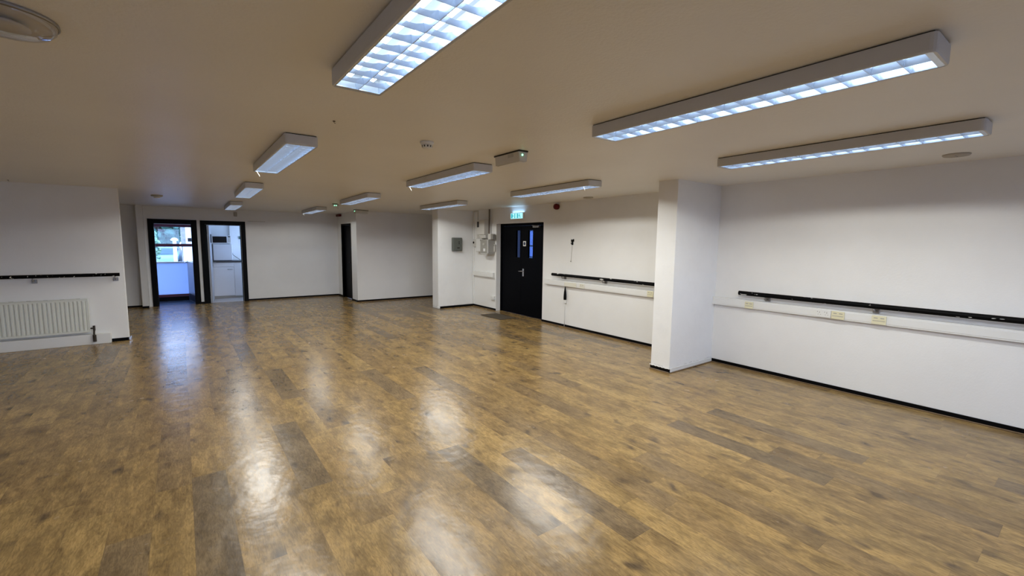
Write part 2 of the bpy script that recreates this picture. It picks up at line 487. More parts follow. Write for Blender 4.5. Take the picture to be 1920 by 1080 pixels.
b = NB()      # lumpy paint roll-over on the near pier's skirting
pts = [(4.933, 3.54 - .014 * k, .052 + .004 * math.sin(k * 1.7) + .003 * math.cos(k * 3.1)) for k in range(22)]
pts += [(4.933 + .05 * k, 3.238, .054 + .003 * math.sin(k * 1.3)) for k in range(1, 20)]
tube(b, pts, .006, 8); struct('trim_4', b, M['white_plastic'], 'lumpy white paint bead around the near pier foot', 'trim')

# ------------------------------------------------------------------ doors
def frame_pieces(bm, x0, x1, z1, y, wl, wr, wt, d):
    box(bm, (x0, y - d, 0), (x0 + wl, y, z1), .003, 1)
    box(bm, (x1 - wr, y - d, 0), (x1, y, z1), .003, 1)
    box(bm, (x0 + wl, y - d, z1 - wt), (x1 - wr, y, z1), .003, 1)

def lever(parent, loc, flip=1, m='chrome', axis='x', name='door_handle', length=.12):
    h = thing_part(name, parent, loc)
    return h

def lever_mesh(side=1, d=1, length=.12):
    """plate in the y-z plane at x=0; the lever sticks out along -x and points along y*d"""
    b = NB()
    box(b, (-.008, -.024, -.085), (0, .024, .085), .003, 2)
    tube(b, [(-.004, 0, .03), (-.05, 0, .03), (-.056, .012 * d, .03), (-.056, length * d, .026)], .010, 10)
    cyl(b, (-.009, 0, -.045), (-.006, 0, -.045), .010, n=14)
    return b

# door 1: white door opened into the lobby
t = thing('door_1', 'left doorway, black frame around an open white half door and bright lobby', 'doorway', (0, YB, 0), kind='structure')
b = NB(); frame_pieces(b, -0.607, 0.335, 2.077, 0, .094, .10, .088, .025)
box(b, (D1[0], 0, 0), (D1[0] + .02, .12, D1[2])); box(b, (D1[1] - .02, 0, 0), (D1[1], .12, D1[2])); box(b, (D1[0] + .02, 0, D1[2] - .02), (D1[1] - .02, .12, D1[2]))
mobj('door_frame', b, M['black'], t)
leaf = None
b = NB(); box(b, (0, 0, .01), (.04, .74, 1.03), .003, 1)
leaf = mobj('door_leaf', b, M['door_white'], t, loc=(.222, .125, 0), rot=(0, 0, math.radians(9.3)))
b = NB(); box(b, (-.003, .02, .03), (0, .70, .20)); mobj('kick_plate', b, M['counter'], leaf)
mobj('door_handle', lever_mesh(1, -1, .11), M['chrome'], leaf, loc=(-.001, .68, .985))
# door 2: door leaf swung into the kitchenette, hinged left
t = thing('door_2', 'right doorway, black frame before the kitchenette with microwave and fridge', 'doorway', (0, YB, 0), kind='structure')
b = NB(); frame_pieces(b, 0.402, 1.365, 2.073, 0, .103, .10, .092, .025)
box(b, (D2[0], 0, 0), (D2[0] + .028, .12, D2[2])); box(b, (D2[1] - .012, 0, 0), (D2[1], .12, D2[2])); box(b, (D2[0] + .028, 0, D2[2] - .015), (D2[1] - .012, .12, D2[2]))
mobj('door_frame', b, M['black'], t)
b = NB(); box(b, (0, 0, .01), (.042, .72, 1.955), .003, 1)
leaf = mobj('door_leaf', b, M['door_white'], t, loc=(D2[0] + .034, .125, 0), rot=(0, 0, math.radians(-6)))
b = NB(); box(b, (.042, .36, 1.52), (.05, .70, 1.74)); mobj('notice_board', b, M['dark'], leaf)
mobj('door_handle', [lever_mesh(1, -1, .11), ][0], M['steel'], leaf, loc=(.043, .67, .965), rot=(0, 0, PI))
for z in (.17, 1.75):
    b = NB(); box(b, (-.006, -.016, z), (.004, -.002, z + .11)); mobj('hinge', b, M['chrome'], leaf)

# door 3: narrow doorway in the return wall, filled with a black leaf
t = thing('door_3', 'narrow black doorway filled with a black leaf in the return wall, seen edge-on', 'door', (3.68, 0, 0), kind='structure')
b = NB()
box(b, (-.012, DY0 - .04, 0), (.10, DY0, 2.08)); box(b, (-.012, DY1, 0), (.10, DY1 + .04, 2.08)); box(b, (-.012, DY0, 2.04), (.10, DY1, 2.08))
mobj('door_frame', b, M['black'], t)
b = NB(); box(b, (.06, DY0 + .003, .006), (.10, DY1 - .003, 2.037), .002, 1); mobj('door_leaf', b, M['door_black'], t)
mobj('door_handle', lever_mesh(1, 1), M['door_black'], t, loc=(.06, DY0 + .07, 1.0))

# door 4: black double doors in the right wall recess
t = thing('door_4', 'black double doors under the green exit sign', 'double door', (XR, 0, 0), kind='structure')
b = NB()
DX = .135
box(b, (DX - .015, RY1 - .05, 0), (.18, RY1, 2.055)); box(b, (DX - .015, RY0, 0), (.18, RY0 + .05, 2.055)); box(b, (DX - .015, RY0 + .05, 2.0), (.18, RY1 - .05, 2.055))
mobj('door_frame', b, M['door_black'], t)
ym = 7.86
for nm, ya, yb, vy0, vy1 in (('door_leaf', RY0 + .053, ym - .002, 7.455, 7.61), ('door_leaf', ym + .002, RY1 - .053, 7.905, 8.05)):
    b = NB()
    for lo, hi in (((DX, ya, .008), (DX + .044, vy0, 1.997)), ((DX, vy1, .008), (DX + .044, yb, 1.997)), ((DX, vy0, .008), (DX + .044, vy1, 1.295)), ((DX, vy0, 1.895), (DX + .044, vy1, 1.997))): box(b, lo, hi)
    leaf = mobj(nm, b, M['door_black'], t)
    b = NB(); box(b, (DX + .018, vy0, 1.295), (DX + .024, vy1, 1.895)); mobj('vision_panel', b, M['vision'], leaf)['label'] = 'narrow glazed vision panel'
    if ya < 7.5:
        mobj('door_handle', lever_mesh(1, 1, .10), M['chrome'], leaf, loc=(DX - .001, 7.77, .965))['label'] = 'chrome lever handle on plate'
        b = NB(); box(b, (DX - .06, 7.20, 1.945), (DX, 7.40, 1.995), .008, 2); tube(b, [(DX - .05, 7.22, 1.985), (DX - .13, 7.32, 1.99), (DX - .03, 7.45, 1.995)], .007, 8)
        mobj('door_closer', b, M['steel'], leaf)['label'] = 'dull grey overhead door closer'
        b = NB(); box(b, (DX - .002, 7.69, 1.55), (DX, 7.79, 1.66)); s_ = mobj('door_sign', b, M['paper'], leaf)
        b = NB(); lathe(b, [(.0, .001), (.036, .001), (.036, .0), (0, 0)], 24)
        mobj('sign_disc', b, M['sign_blue'], s_, loc=(DX - .0025, 7.74, 1.605), rot=(0, -PI / 2, 0))
# dim stair hall behind the vision panels
b = NB()
for lo, hi in (((1.4, 6.3, 0), (1.5, 8.75, HT)), ((1.4, 9.35, 0), (1.5, 11.7, HT)), ((1.4, 8.75, 0), (1.5, 9.35, 1.2)), ((1.4, 8.75, 1.95), (1.5, 9.35, HT)),
               ((.18, 6.2, 0), (1.5, 6.3, HT)), ((.18, 11.6, 0), (1.4, 11.7, HT)), ((.18, 6.2, -.1), (1.5, 11.7, 0)), ((.18, 6.2, 2.4), (1.5, 11.7, HT))): box(b, lo, hi)
o = struct('wall_corridor', b, M['wall'], 'white corridor walls glimpsed through the double-door vision panels', 'wall'); o.location = (XR, 0, 0)
t = thing('window_5', 'small corridor window glimpsed through the right vision panel', 'window', (XR + 1.45, 9.05, 1.2), kind='structure')
b = NB()
for lo, hi in (((-.02, -.3, 0), (.02, .3, .03)), ((-.02, -.3, .72), (.02, .3, .75)), ((-.02, -.3, .03), (.02, -.27, .72)), ((-.02, .27, .03), (.02, .3, .72)), ((-.02, -.27, .32), (.02, .27, .36))): box(b, lo, hi)
mobj('window_frame', b, M['white_plastic'], t)
b = NB(); box(b, (-.004, -.27, .03), (.004, .27, .72)); mobj('glazing', b, M['tinted'], t)

# ------------------------------------------------------------------ lobby and kitchenette shell
b = NB(); box(b, (0.335, YB + .12, 0), (0.43, 15.1, HT)); struct('wall_partition', b, M['wall'], 'white partition between lobby and kitchenette', 'wall')
b = NB(); box(b, (-1.8, YB + .12, 0), (-1.7, 14.7, HT)); struct('wall_lobby', b, M['wall'], 'white end wall of the entrance lobby', 'wall')
b = NB(); box(b, (0.43, 15.0, 0), (2.05, 15.12, HT)); box(b, (1.12, 14.93, .93), (2.05, 15.0, HT)); struct('wall_kitchenette_back', b, M['wall'], 'white back wall of the kitchenette', 'wall')
b = NB()
box(b, (1.95, YB + .12, 0), (2.05, 15.0, 1.0)); box(b, (1.95, YB + .12, 2.1), (2.05, 15.0, HT)); box(b, (1.95, YB + .12, 1.0), (2.05, 13.7, 2.1)); box(b, (1.95, 14.8, 1.0), (2.05, 15.0, 2.1))
struct('wall_kitchenette_side', b, M['wall'], 'white side wall of the kitchenette', 'wall')
t = thing('window_2', 'white window in the side wall of the kitchenette', 'window', (2.0, 14.25, 1.0), kind='structure')
b = NB()
for lo, hi in (((-.03, -.55, 0), (.03, .55, .05)), ((-.03, -.55, 1.05), (.03, .55, 1.1)), ((-.03, -.55, .05), (.03, -.5, 1.05)), ((-.03, .5, .05), (.03, .55, 1.05))): box(b, lo, hi)
mobj('window_frame', b, M['white_plastic'], t)
b = NB(); box(b, (-.004, -.5, .05), (.004, .5, 1.05)); mobj('glazing', b, M['glass'], t)

# shopfront glazing of the lobby
t = thing('window_1', 'maroon-barred lobby window with frosted lower panel, seen through the left doorway', 'window', (0, 14.57, 0), kind='structure')
b = NB()
X0, X1 = -1.7, .335
box(b, (X0, -.03, 1.985), (X1, .04, HT)); o = mobj('header_panel', b, M['white_plastic'], t)
b = NB()
box(b, (X0, -.035, 1.915), (X1, .035, 1.985), .004, 1); box(b, (X0, -.035, 1.407), (X1, .035, 1.483), .004, 1)
box(b, (X0, -.035, .10), (X1, .035, .165), .004, 1)
box(b, (X0, -.035, .165), (X0 + .07, .035, 1.915)); box(b, (-1.0, -.035, .165), (-.94, .035, 1.915))
mobj('window_frame', b, M['maroon'], t)
b = NB(); box(b, (X0 + .07, -.06, .985), (X1, .035, 1.02), .004, 1); mobj('window_sill', b, M['white_plastic'], t)
b = NB(); box(b, (X0 + .07, -.004, 1.483), (X1, .004, 1.915)); box(b, (X0 + .07, -.004, 1.02), (X1, .004, 1.407)); mobj('glazing', b, M['glass'], t)
b = NB(); box(b, (X0 + .07, -.006, .165), (X1, .002, .985)); mobj('frosted_panel', b, M['frost'], t)['label'] = 'frosted white lower panel glowing with daylight'
b = NB(); box(b, (X0, -.04, -.002), (X1, .04, .10)); mobj('kick_board', b, M['black'], t)

# ------------------------------------------------------------------ kitchenette fittings
t = thing('base_cabinet', 'white kitchenette base cabinet under the small fridge', 'cabinet', (0.97, 14.4, 0))
CX0, CX1 = .635 - .97, 1.315 - .97
b = NB(); box(b, (CX0, .02, .08), (CX1, .52, .985)); box(b, (CX1 - .17, 0, .06), (CX1, .02, .985)); mobj('body', b, M['kitchen_white'], t)
b = NB(); box(b, (CX0, .06, 0), (CX1, .10, .08)); mobj('plinth', b, M['grey_plastic'], t)
b = NB(); box(b, (CX0 + .003, 0, .865), (CX1 - .175, .02, .982), .003, 1); mobj('drawer_front', b, M['kitchen_white'], t)
b = NB(); box(b, (CX0 + .003, 0, .07), (CX1 - .175, .02, .858), .003, 1); d = mobj('cabinet_door', b, M['kitchen_white'], t)
b = NB(); tube(b, [(.022, 0, .795), (.03, -.022, .795), (.12, -.022, .795), (.128, 0, .795)], .007, 8); mobj('handle', b, M['steel'], d)
b = NB(); box(b, (.44, 14.37, .985), (1.37, 14.925, 1.025), .004, 1); tag(mobj('worktop', b, [M['counter']]), 'dark-edged worktop on the white kitchenette cabinet', 'worktop')
t = thing('mini_fridge', 'small white fridge standing on the kitchenette worktop', 'fridge', (.905, 14.45, 1.025))
b = NB(); box(b, (-.22, .04, .01), (.225, .49, .45), .008, 2); mobj('body', b, M['appliance'], t)
b = NB(); box(b, (-.22, 0, .012), (.22, .036, .448), .012, 3); d = mobj('fridge_door', b, M['appliance'], t)
b = NB(); box(b, (-.252, .02, .0), (-.222, .48, .45)); mobj('side_strip', b, M['counter'], t)  # black strip put in where a dark gap shows left of the fridge
b = NB(); tube(b, [(.228, .3, .28), (.25, .25, .16), (.29, .22, .12), (.36, .2, .06), (.42, .2, .012), (.44, .22, .012)], .006, 8); mobj('power_cable', b, M['counter'], t)
t = thing('microwave_oven', 'white microwave with black window on top of the small fridge', 'microwave', (.885, 14.47, 1.478))
b = NB(); box(b, (-.225, .015, .012), (.225, .34, .235), .006, 2)
for x in (-.19, .19): cyl(b, (x, .06, 0), (x, .06, .014), .012); cyl(b, (x, .30, 0), (x, .30, .014), .012)
mobj('body', b, M['appliance'], t)
b = NB(); box(b, (-.222, -.004, .018), (.14, .014, .232), .004, 1); d = mobj('oven_door', b, M['appliance'], t)
b = NB(); box(b, (-.195, -.008, .04), (.125, -.003, .21)); mobj('door_window', b, M['glass_black'], d)
b = NB(); box(b, (.145, -.002, .018), (.223, .014, .232), .003, 1); d = mobj('control_panel', b, M['white_plastic'], t)
b = NB(); box(b, (.158, -.004, .19), (.21, -.001, .215)); mobj('display', b, M['glass_black'], d)
b = NB()
for i in range(3):
    for j in range(4): box(b, (.158 + i * .019, -.004, .06 + j * .028), (.171 + i * .019, -.001, .078 + j * .028))
mobj('keypad', b, M['slot'], d)
b = NB(); box(b, (1.335, 14.915, 1.62), (1.42, 14.93, 1.70)); tag(mobj('wall_card', b, M['green_card']), 'small dark green card on the kitchenette wall', 'card')
b = NB(); box(b, (1.335, 14.922, 1.50), (1.42, 14.93, 1.59)); tag(mobj('wall_notice', b, M['paper']), 'pale paper notice below the green card', 'notice')

# ------------------------------------------------------------------ fluorescent fittings
def make_fitting():
    L2, W2, D = .865, .117, .079
    t = thing('ceiling_light', '', 'ceiling light')
    b = NB()
    # enamel trough: rounded plan outline, hollow underneath
    def ring(w, l, z, r):
        pts = []
        for cx, cy, a0 in ((w - r, l - r, 0), (-w + r, l - r, 90), (-w + r, -l + r, 180), (w - r, -l + r, 270)):
            for k in range(4):
                a = math.radians(a0 + 30 * k); pts.append(b.verts.new((cx + r * math.cos(a), cy + r * math.sin(a), z)))
        return pts
    rings = [ring(W2, L2, -.007, .022), ring(W2, L2, -D + .008, .022), ring(W2 - .003, L2 - .003, -D, .020), ring(W2 - .009, L2 - .012, -D, .010), ring(W2 - .010, L2 - .013, -.012, .010)]
    for A, B in zip(rings[:-1], rings[1:]):
        for k in range(len(A)): b.faces.new((A[k], A[(k + 1) % len(A)], B[(k + 1) % len(A)], B[k]))
    b.faces.new(rings[0]); b.faces.new(rings[-1][::-1])
    mobj('body', b, M['fitting'], t)
    b = NB(); box(b, (-W2 + .012, -L2 + .012, -.0072), (W2 - .012, L2 - .012, 0)); mobj('mounting_plate', b, M['dark'], t)  # narrower spacer, coloured dark to draw the shadow gap under the ceiling
    for sx in (-1, 1):
        b = NB(); cyl(b, (sx * .052, -.82, -.030), (sx * .052, .82, -.030), .013, n=14)
        mobj('fluorescent_tube', b, M['tubem'], t)
    b = NB()
    w, l = W2 - .0095, L2 - .0125
    zb, zt = -D + .001, -D + .034
    for lo, hi in (((-w, -l, zb), (-w + .006, l, zt)), ((w - .006, -l, zb), (w, l, zt)), ((-w, -l, zb), (w, -l + .022, zb + .004)), ((-w, l - .022, zb), (w, l, zb + .004))): box(b, lo, hi)
    prism(b, [(-.0015, zb), (.0015, zb), (.009, zt), (-.009, zt)], 1, -l, l)
    n = 16
    for k in range(1, n):
        y = -l + 2 * l * k / n
        for s0, s1 in ((-w, 0), (0, w)):
            m_ = 6
            up = [((s0 + (s1 - s0) * i / m_), zt - .016 * math.sin(PI * i / m_)) for i in range(m_ + 1)]
            A = [b.verts.new((x, y - .0012, zb)) for x, z in up]; B_ = [b.verts.new((x, y + .0012, zb)) for x, z in up]
            C = [b.verts.new((x, y - .006, z)) for x, z in up]; D_ = [b.verts.new((x, y + .006, z)) for x, z in up]
            for i in range(m_):
                b.faces.new((A[i], A[i + 1], C[i + 1], C[i])); b.faces.new((B_[i], D_[i], D_[i + 1], B_[i + 1]))
                b.faces.new((C[i], C[i + 1], D_[i + 1], D_[i])); b.faces.new((A[i], B_[i], B_[i + 1], A[i + 1]))
    mobj('louvre', b, M['louvre'], t)['label'] = 'bright aluminium louvre grid'
    ld = bpy.data.lights.new('tube_light', 'AREA'); ld.shape = 'RECTANGLE'; ld.size = .19; ld.size_y = 1.66
    ld.energy = LAMP_W; ld.color = LAMP_C; ld.spread = PI
    ld.use_nodes = True; g = G(ld.node_tree)          # batwing cut-off of the louvre: no light above about 80 degrees
    em = [n for n in ld.node_tree.nodes if n.type == 'EMISSION'][0]
    ge = g.n('ShaderNodeNewGeometry'); dp = g.n('ShaderNodeVectorMath', operation='DOT_PRODUCT')
    g.l(ge.outputs['Normal'], dp.inputs[0]); g.l(ge.outputs['Incoming'], dp.inputs[1])
    mr = g.n('ShaderNodeMapRange', interpolation_type='SMOOTHSTEP')
    g.l(g.math('ABSOLUTE', dp.outputs['Value']), mr.inputs[0]); mr.inputs[1].default_value = CUT0; mr.inputs[2].default_value = CUT1
    ca = g.math('MAXIMUM', g.math('ABSOLUTE', dp.outputs['Value']), 0.15)
    g.l(g.math('MULTIPLY', mr.outputs[0], g.math('POWER', ca, -0.6)), em.inputs['Strength'])
    lo = bpy.data.objects.new('tube_light', ld); link(lo, t); lo.location = (0, 0, -D - .002)
    return t
LAMP_W, LAMP_C, CUT0, CUT1 = 25.6, (0.985, 0.985, 0.935), 0.135, 0.235
fit0 = make_fitting()
def copy_tree(o, parent=None):
    c = o.copy(); COL.objects.link(c); c.parent = parent
    for ch in list(o.children): copy_tree(ch, c)
    return c
GR = 'louvred fluorescent fittings on the ceiling'
FIT = [ # cx, cy, yaw deg, tab, label
    (0.718, 1.38, 0.0, 0, 'fully glowing louvred fitting cut off by the top of the photo'),
    (2.390, 1.32, 0.0, 0, 'long louvred fitting nearest on the right, end cap showing'),
    (4.140, 1.40, -0.3, 0, 'long louvred fitting beside the near pier, close to right wall'),
    (0.765, 4.56, 0.3, 1, 'louvred fitting left of the smoke detector, second of the left row'),
    (2.505, 4.72, -0.8, 1, 'louvred fitting beside the bulkhead lamp with the green light'),
    (4.240, 4.80, -1.6, 1, 'louvred fitting in front of the black double doors'),
    (0.860, 7.92, -0.8, 0, 'louvred fitting third along the left row toward the doorways'),
    (2.590, 8.10, -1.6, 0, 'louvred fitting with twin bulkhead lamps beyond, near the narrow black doorway'),
    (4.345, 8.28, -1.2, 0, 'louvred fitting in front of the pier with grey-green box'),
    (0.955, 11.50, -0.5, 0, 'small-looking louvred fitting above the kitchenette doorway, last of left row'),
    (2.650, 11.75, -1.2, 1, 'last louvred fitting before the blank back wall'),
]
DIM = (1, 1, 1, 1, 1, 1, .85, .40, .75, .30, .26)
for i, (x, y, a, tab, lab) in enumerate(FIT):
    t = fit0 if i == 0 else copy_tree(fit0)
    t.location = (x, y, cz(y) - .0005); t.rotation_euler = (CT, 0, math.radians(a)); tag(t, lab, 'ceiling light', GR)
    for ch in t.children:                              # the tubes towards the back of the hall are older and dimmer
        if ch.type == 'LIGHT' and DIM[i] < 1:
            ch.data = ch.data.copy(); ch.data.energy = LAMP_W * DIM[i]
    if tab:
        b = NB(); e = .80 if i != 5 else -.74
        tube(b, [(-.09, e, -.074), (-.086, e, -.09), (-.07, e, -.115), (-.066, e, -.128)], .0025, 6)
        mobj('pull_tab', b, M['grey_plastic'], t)

# ------------------------------------------------------------------ other ceiling things
def bulkhead(x, y, a, lab, leds=1):
    t = thing('emergency_light', lab, 'emergency light', (x, y, cz(y)), (CT, 0, a), 'emergency bulkhead lamps on the ceiling')
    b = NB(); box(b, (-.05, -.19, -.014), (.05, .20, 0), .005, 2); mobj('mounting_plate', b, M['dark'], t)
    b = NB(); prism(b, [(-.048, -.014), (.048, -.014), (.040, -.092), (-.040, -.092)], 1, -.18, .18); o = mobj('housing', b, M['off_white'], t)
    b = NB(); box(b, (-.034, -.165, -.099), (.034, .165, -.092), .003, 2); mobj('lens', b, M['white_plastic'], t)
    b = NB(); box(b, (-.0485, -.10, -.048), (-.043, -.02, -.02)); mobj('nameplate', b, M['grey_plastic'], t)
    for k in range(leds):
        b = NB(); lathe(b, [(.0, -.006), (.006, -.004), (.008, 0), (0, 0.001)], 14); mobj('indicator', b, M['led'], t, loc=(-.01 + k * .035, -.183, -.04), rot=(-PI / 2, 0, 0))
    return t
bulkhead(2.415, 3.29, 0, 'bulkhead lamp with green indicator beside the centre fitting')
bulkhead(2.70, 9.98, -.35, 'bulkhead lamp with twin green indicators in front of the back wall', 2)
bulkhead(3.66, 11.30, -1.2, 'bulkhead lamp with one green indicator by the narrow black doorway')

t = thing('smoke_detector', 'white smoke detector on open ceiling near the centre', 'smoke detector', (1.62, 3.34, cz(3.34)), (CT, 0, 0))
b = NB(); lathe(b, [(0, 0), (.054, 0), (.054, -.016), (.050, -.022), (0, -.022)], 36); mobj('base', b, M['white_plastic'], t)
b = NB(); lathe(b, [(0, -.020), (.044, -.020), (.038, -.048), (.030, -.054), (.014, -.056), (0, -.058)], 36); h = mobj('sensing_head', b, M['white_plastic'], t)
b = NB()
for k in range(10):
    a = 2 * PI * k / 10; c, s = math.cos(a), math.sin(a)
    for dz in (0,):
        v = [(.0425 * c - .005 * s, .0425 * s + .005 * c, -.030), (.0425 * c + .005 * s, .0425 * s - .005 * c, -.030), (.0395 * c + .004 * s, .0395 * s - .004 * c, -.044), (.0395 * c - .004 * s, .0395 * s + .004 * c, -.044)]
        b.faces.new([b.verts.new(p) for p in v])
bmesh.ops.solidify(b, geom=b.faces[:], thickness=.003)
mobj('vent_slots', b, M['dark'], h)

def disc(name, x, y, r, h, m, lab, cat, group=None):
    t = thing(name, lab, cat, (x, y, cz(y)), (CT, 0, 0), group)
    b = NB(); lathe(b, [(0, 0), (r, 0), (r, -h * .5), (r * .94, -h), (0, -h * 1.05)], 36); mobj('plate', b, M[m], t)
    return t
t = disc('ceiling_plate', 5.45, .885, .092, .014, 'beige', 'round beige blanking plate beside the fitting near the right wall', 'ceiling plate', 'round ceiling plates along the right wall')
for sx_ in (.03, -.03):
    b = NB(); cyl(b, (sx_, 0, -.017), (sx_, 0, -.012), .006); mobj('screw', b, M['steel'], t)
t = disc('ceiling_plate', 5.68, 5.47, .085, .014, 'beige', 'round beige blanking plate above the barre beyond the near pier', 'ceiling plate', 'round ceiling plates along the right wall')
for sx_ in (.03, -.03):
    b = NB(); cyl(b, (sx_, 0, -.017), (sx_, 0, -.012), .006); mobj('screw', b, M['steel'], t)
t = thing('smoke_detector', 'small dark detector on the ceiling before the left doorway', 'smoke detector', (-.30, 10.22, cz(10.22)), (CT, 0, 0))
b = NB(); lathe(b, [(0, 0), (.085, 0), (.085, -.016), (.074, -.026), (0, -.026)], 30); mobj('base', b, M['grey_plastic'], t)
b = NB(); lathe(b, [(0, -.025), (.05, -.025), (.045, -.05), (0, -.055)], 30); mobj('sensing_head', b, M['white_plastic'], t)

t = thing('round_ceiling_lamp', 'unlit round lamp with clear dish at top left corner', 'ceiling light', (-.47, 2.44, cz(2.44)), (CT, 0, 0))
b = NB(); lathe(b, [(0, 0), (.145, 0), (.145, -.012), (.135, -.018), (0, -.018)], 48); mobj('base', b, M['white_metal'], t)
b = NB(); lathe(b, [(.140, -.006), (.138, -.03), (.120, -.048), (.08, -.058), (0, -.062)], 48); mobj('dish', b, M['lens'], t)
b = NB(); lathe(b, [(.146, -.002), (.148, -.012), (.142, -.016), (.140, -.008)], 48); mobj('rim', b, M['steel'], t)
b = NB(); lathe(b, [(0, -.018), (.03, -.018), (.03, -.03), (.07, -.034), (.07, -.042), (0, -.042)], 24); mobj('bulb', b, M['white_plastic'], t)

for x, y, lab in ((0.861, 3.164, 'small dark hook in the ceiling left of the smoke detector'), (-1.84, 9.02, 'small dark hook in the ceiling above the left wall')):
    b = NB(); cyl(b, (0, 0, 0), (0, 0, -.004), .009, n=12); tube(b, [(0, 0, -.003), (0, 0, -.010), (.005, 0, -.015), (.010, 0, -.011)], .002, 6)
    o = mobj('ceiling_hook', b, M['conduit']); o.location = (x, y, cz(y)); tag(o, lab, 'hook', 'ceiling hooks')

# ------------------------------------------------------------------ barres, trunking, sockets
def barre(name, axis, a, b_, fix, z, r, wall, brs, lab):
    """black handrail along an axis, held on steel brackets"""
    t = thing(name, lab, 'barre', (0, 0, 0), group='black wall barres')
    P = (lambda s: (fix, s, z)) if axis == 1 else (lambda s: (s, fix, z))
    b = NB(); n = 40
    cyl(b, P(a), P(b_), r, n=24)
    mobj('rail', b, M['bar'], t, smooth=False)
    for s in brs:
        b = NB()
        if axis == 1:
            tube(b, [(fix, s, z - r * .8), (fix, s, z - .05), (fix + .012, s, z - .060), (wall - .001, s, z - .060)], .008, 8); box(b, (wall - .012, s - .03, z - .084), (wall - .0005, s + .03, z - .036), .003, 1)
        else:
            tube(b, [(s, fix, z - r * .8), (s, fix, z - .06), (s, fix + .012, z - .078), (s, wall - .001, z - .078)], .008, 8); box(b, (s - .03, wall - .012, z - .105), (s + .03, wall - .0005, z - .05), .003, 1)
        mobj('bracket', b, M['steel'], t)
barre('ballet_barre', 0, -3.9, -.795, 9.205, 1.067, .026, 9.30, (-3.4, -2.6, -1.74, -.85), 'black barre above the radiator on the left wall')
barre('ballet_barre', 1, 3.56, 6.545, 5.85, 1.018, .028, XR, (3.9, 5.24, 6.27), 'black barre between the double doors and near pier')
barre('ballet_barre', 1, -1.6, 2.872, 5.85, 1.020, .028, XR, (-.9, .3, 1.45, 2.55), 'long black barre nearest on the right wall')

def trunking(y0, y1, z0, z1, lab):
    t = thing('dado_trunking', lab, 'trunking', (-.0005, 0, 0), group='white dado trunking on the right wall')
    b = NB(); box(b, (XR - .058, y0, z0), (XR, y1, z1), .004, 1); mobj('mounting_base', b, M['white_plastic'], t)
    b = NB(); box(b, (XR - .063, y0 + .002, z0 + .016), (XR - .057, y1 - .002, z1 - .016), .002, 1); mobj('cover', b, M['white_plastic'], t)
    b = NB(); box(b, (XR - .065, y1 - .02, z0 - .002), (XR, y1 + .001, z1 + .002), .003, 1); mobj('end_cap', b, M['white_plastic'], t)
    return t
trunking(-1.8, 3.248, .822, .928, 'long white trunking below the nearest barre')
trunking(3.535, 6.82, .800, .905, 'white trunking below the barre between doors and near pier')
trunking(8.69, 9.595, .785, .905, 'short white trunking below the fuse boxes')

def plate(y, w, z, h, m, kind, lab, group):
    t = thing('wall_socket', lab, 'socket', (XR - .0635, y, z), group=group)
    b = NB(); box(b, (-.012, -w / 2, -h / 2), (0, w / 2, h / 2), .004, 2); f = mobj('faceplate', b, M[m], t)
    holes = []
    if kind == 'data':
        for q in (-1, 1): holes.append(((-.0135, q * w * .22 - .016, .016), (-.0115, q * w * .22 + .016, .024)))
        holes.append(((-.0135, -w * .42, -.012), (-.0115, w * .42, -.007)))
    elif kind == 'power':
        for q in (-1, 1):
            c = q * w * .24
            holes += [((-.0135, c - .003, .004), (-.0115, c + .003, .018)), ((-.0135, c - .016, -.016), (-.0115, c - .008, -.011)),
                      ((-.0135, c + .008, -.016), (-.0115, c + .016, -.011)), ((-.0135, c + .018, .012), (-.0115, c + .024, .022))]
    else:
        for q in (-1, 1): holes.append(((-.014, q * w * .44 - .004, -.004), (-.0115, q * w * .44 + .004, .004)))
    for lo_, hi_ in holes:
        b = NB(); box(b, lo_, hi_); mobj('outlet_slot' if kind != 'blank' else 'screw', b, M['slot'], f)
SN = 'sockets on the nearest trunking'; SF = 'sockets on the trunking near the double doors'
plate(2.75, .105, .868, .088, 'cream', 'data', 'single cream outlet farthest left, under the barre end', SN)
plate(1.915, .15, .876, .088, 'white_plastic', 'power', 'white twin power socket left of the cream outlets', SN)
plate(1.772, .125, .873, .090, 'cream', 'data', 'cream outlet directly beside the white twin socket', SN)
plate(1.405, .125, .875, .094, 'cream', 'data', 'cream outlet standing alone under the barre bracket', SN)
plate(6.065, .32, .849, .082, 'pale_cream', 'blank', 'long pale blank plate above the hanging black cable', SF)
plate(5.755, .115, .848, .084, 'pale_cream', 'data', 'pale outlet right of the long blank plate', SF)
plate(4.268, .115, .857, .092, 'cream', 'data', 'cream outlet at the trunking end beside the near pier', SF)

t = thing('power_socket', 'low white wall socket just left of the double doors', 'socket', (XR, 8.74, .30))
b = NB(); box(b, (-.034, -.075, -.045), (0, .075, .045), .005, 2); mobj('back_box', b, M['white_plastic'], t)
b = NB(); box(b, (-.040, -.073, -.043), (-.034, .073, .043), .002, 1); f = mobj('faceplate', b, M['white_plastic'], t)
for c in (-.035, .035):
    for lo_, hi_ in (((-.0412, c - .003, .004), (-.0398, c + .003, .016)), ((-.0412, c - .014, -.016), (-.0398, c - .007, -.011)), ((-.0412, c + .007, -.016), (-.0398, c + .014, -.011))):
        b = NB(); box(b, lo_, hi_); mobj('outlet_slot', b, M['slot'], f)

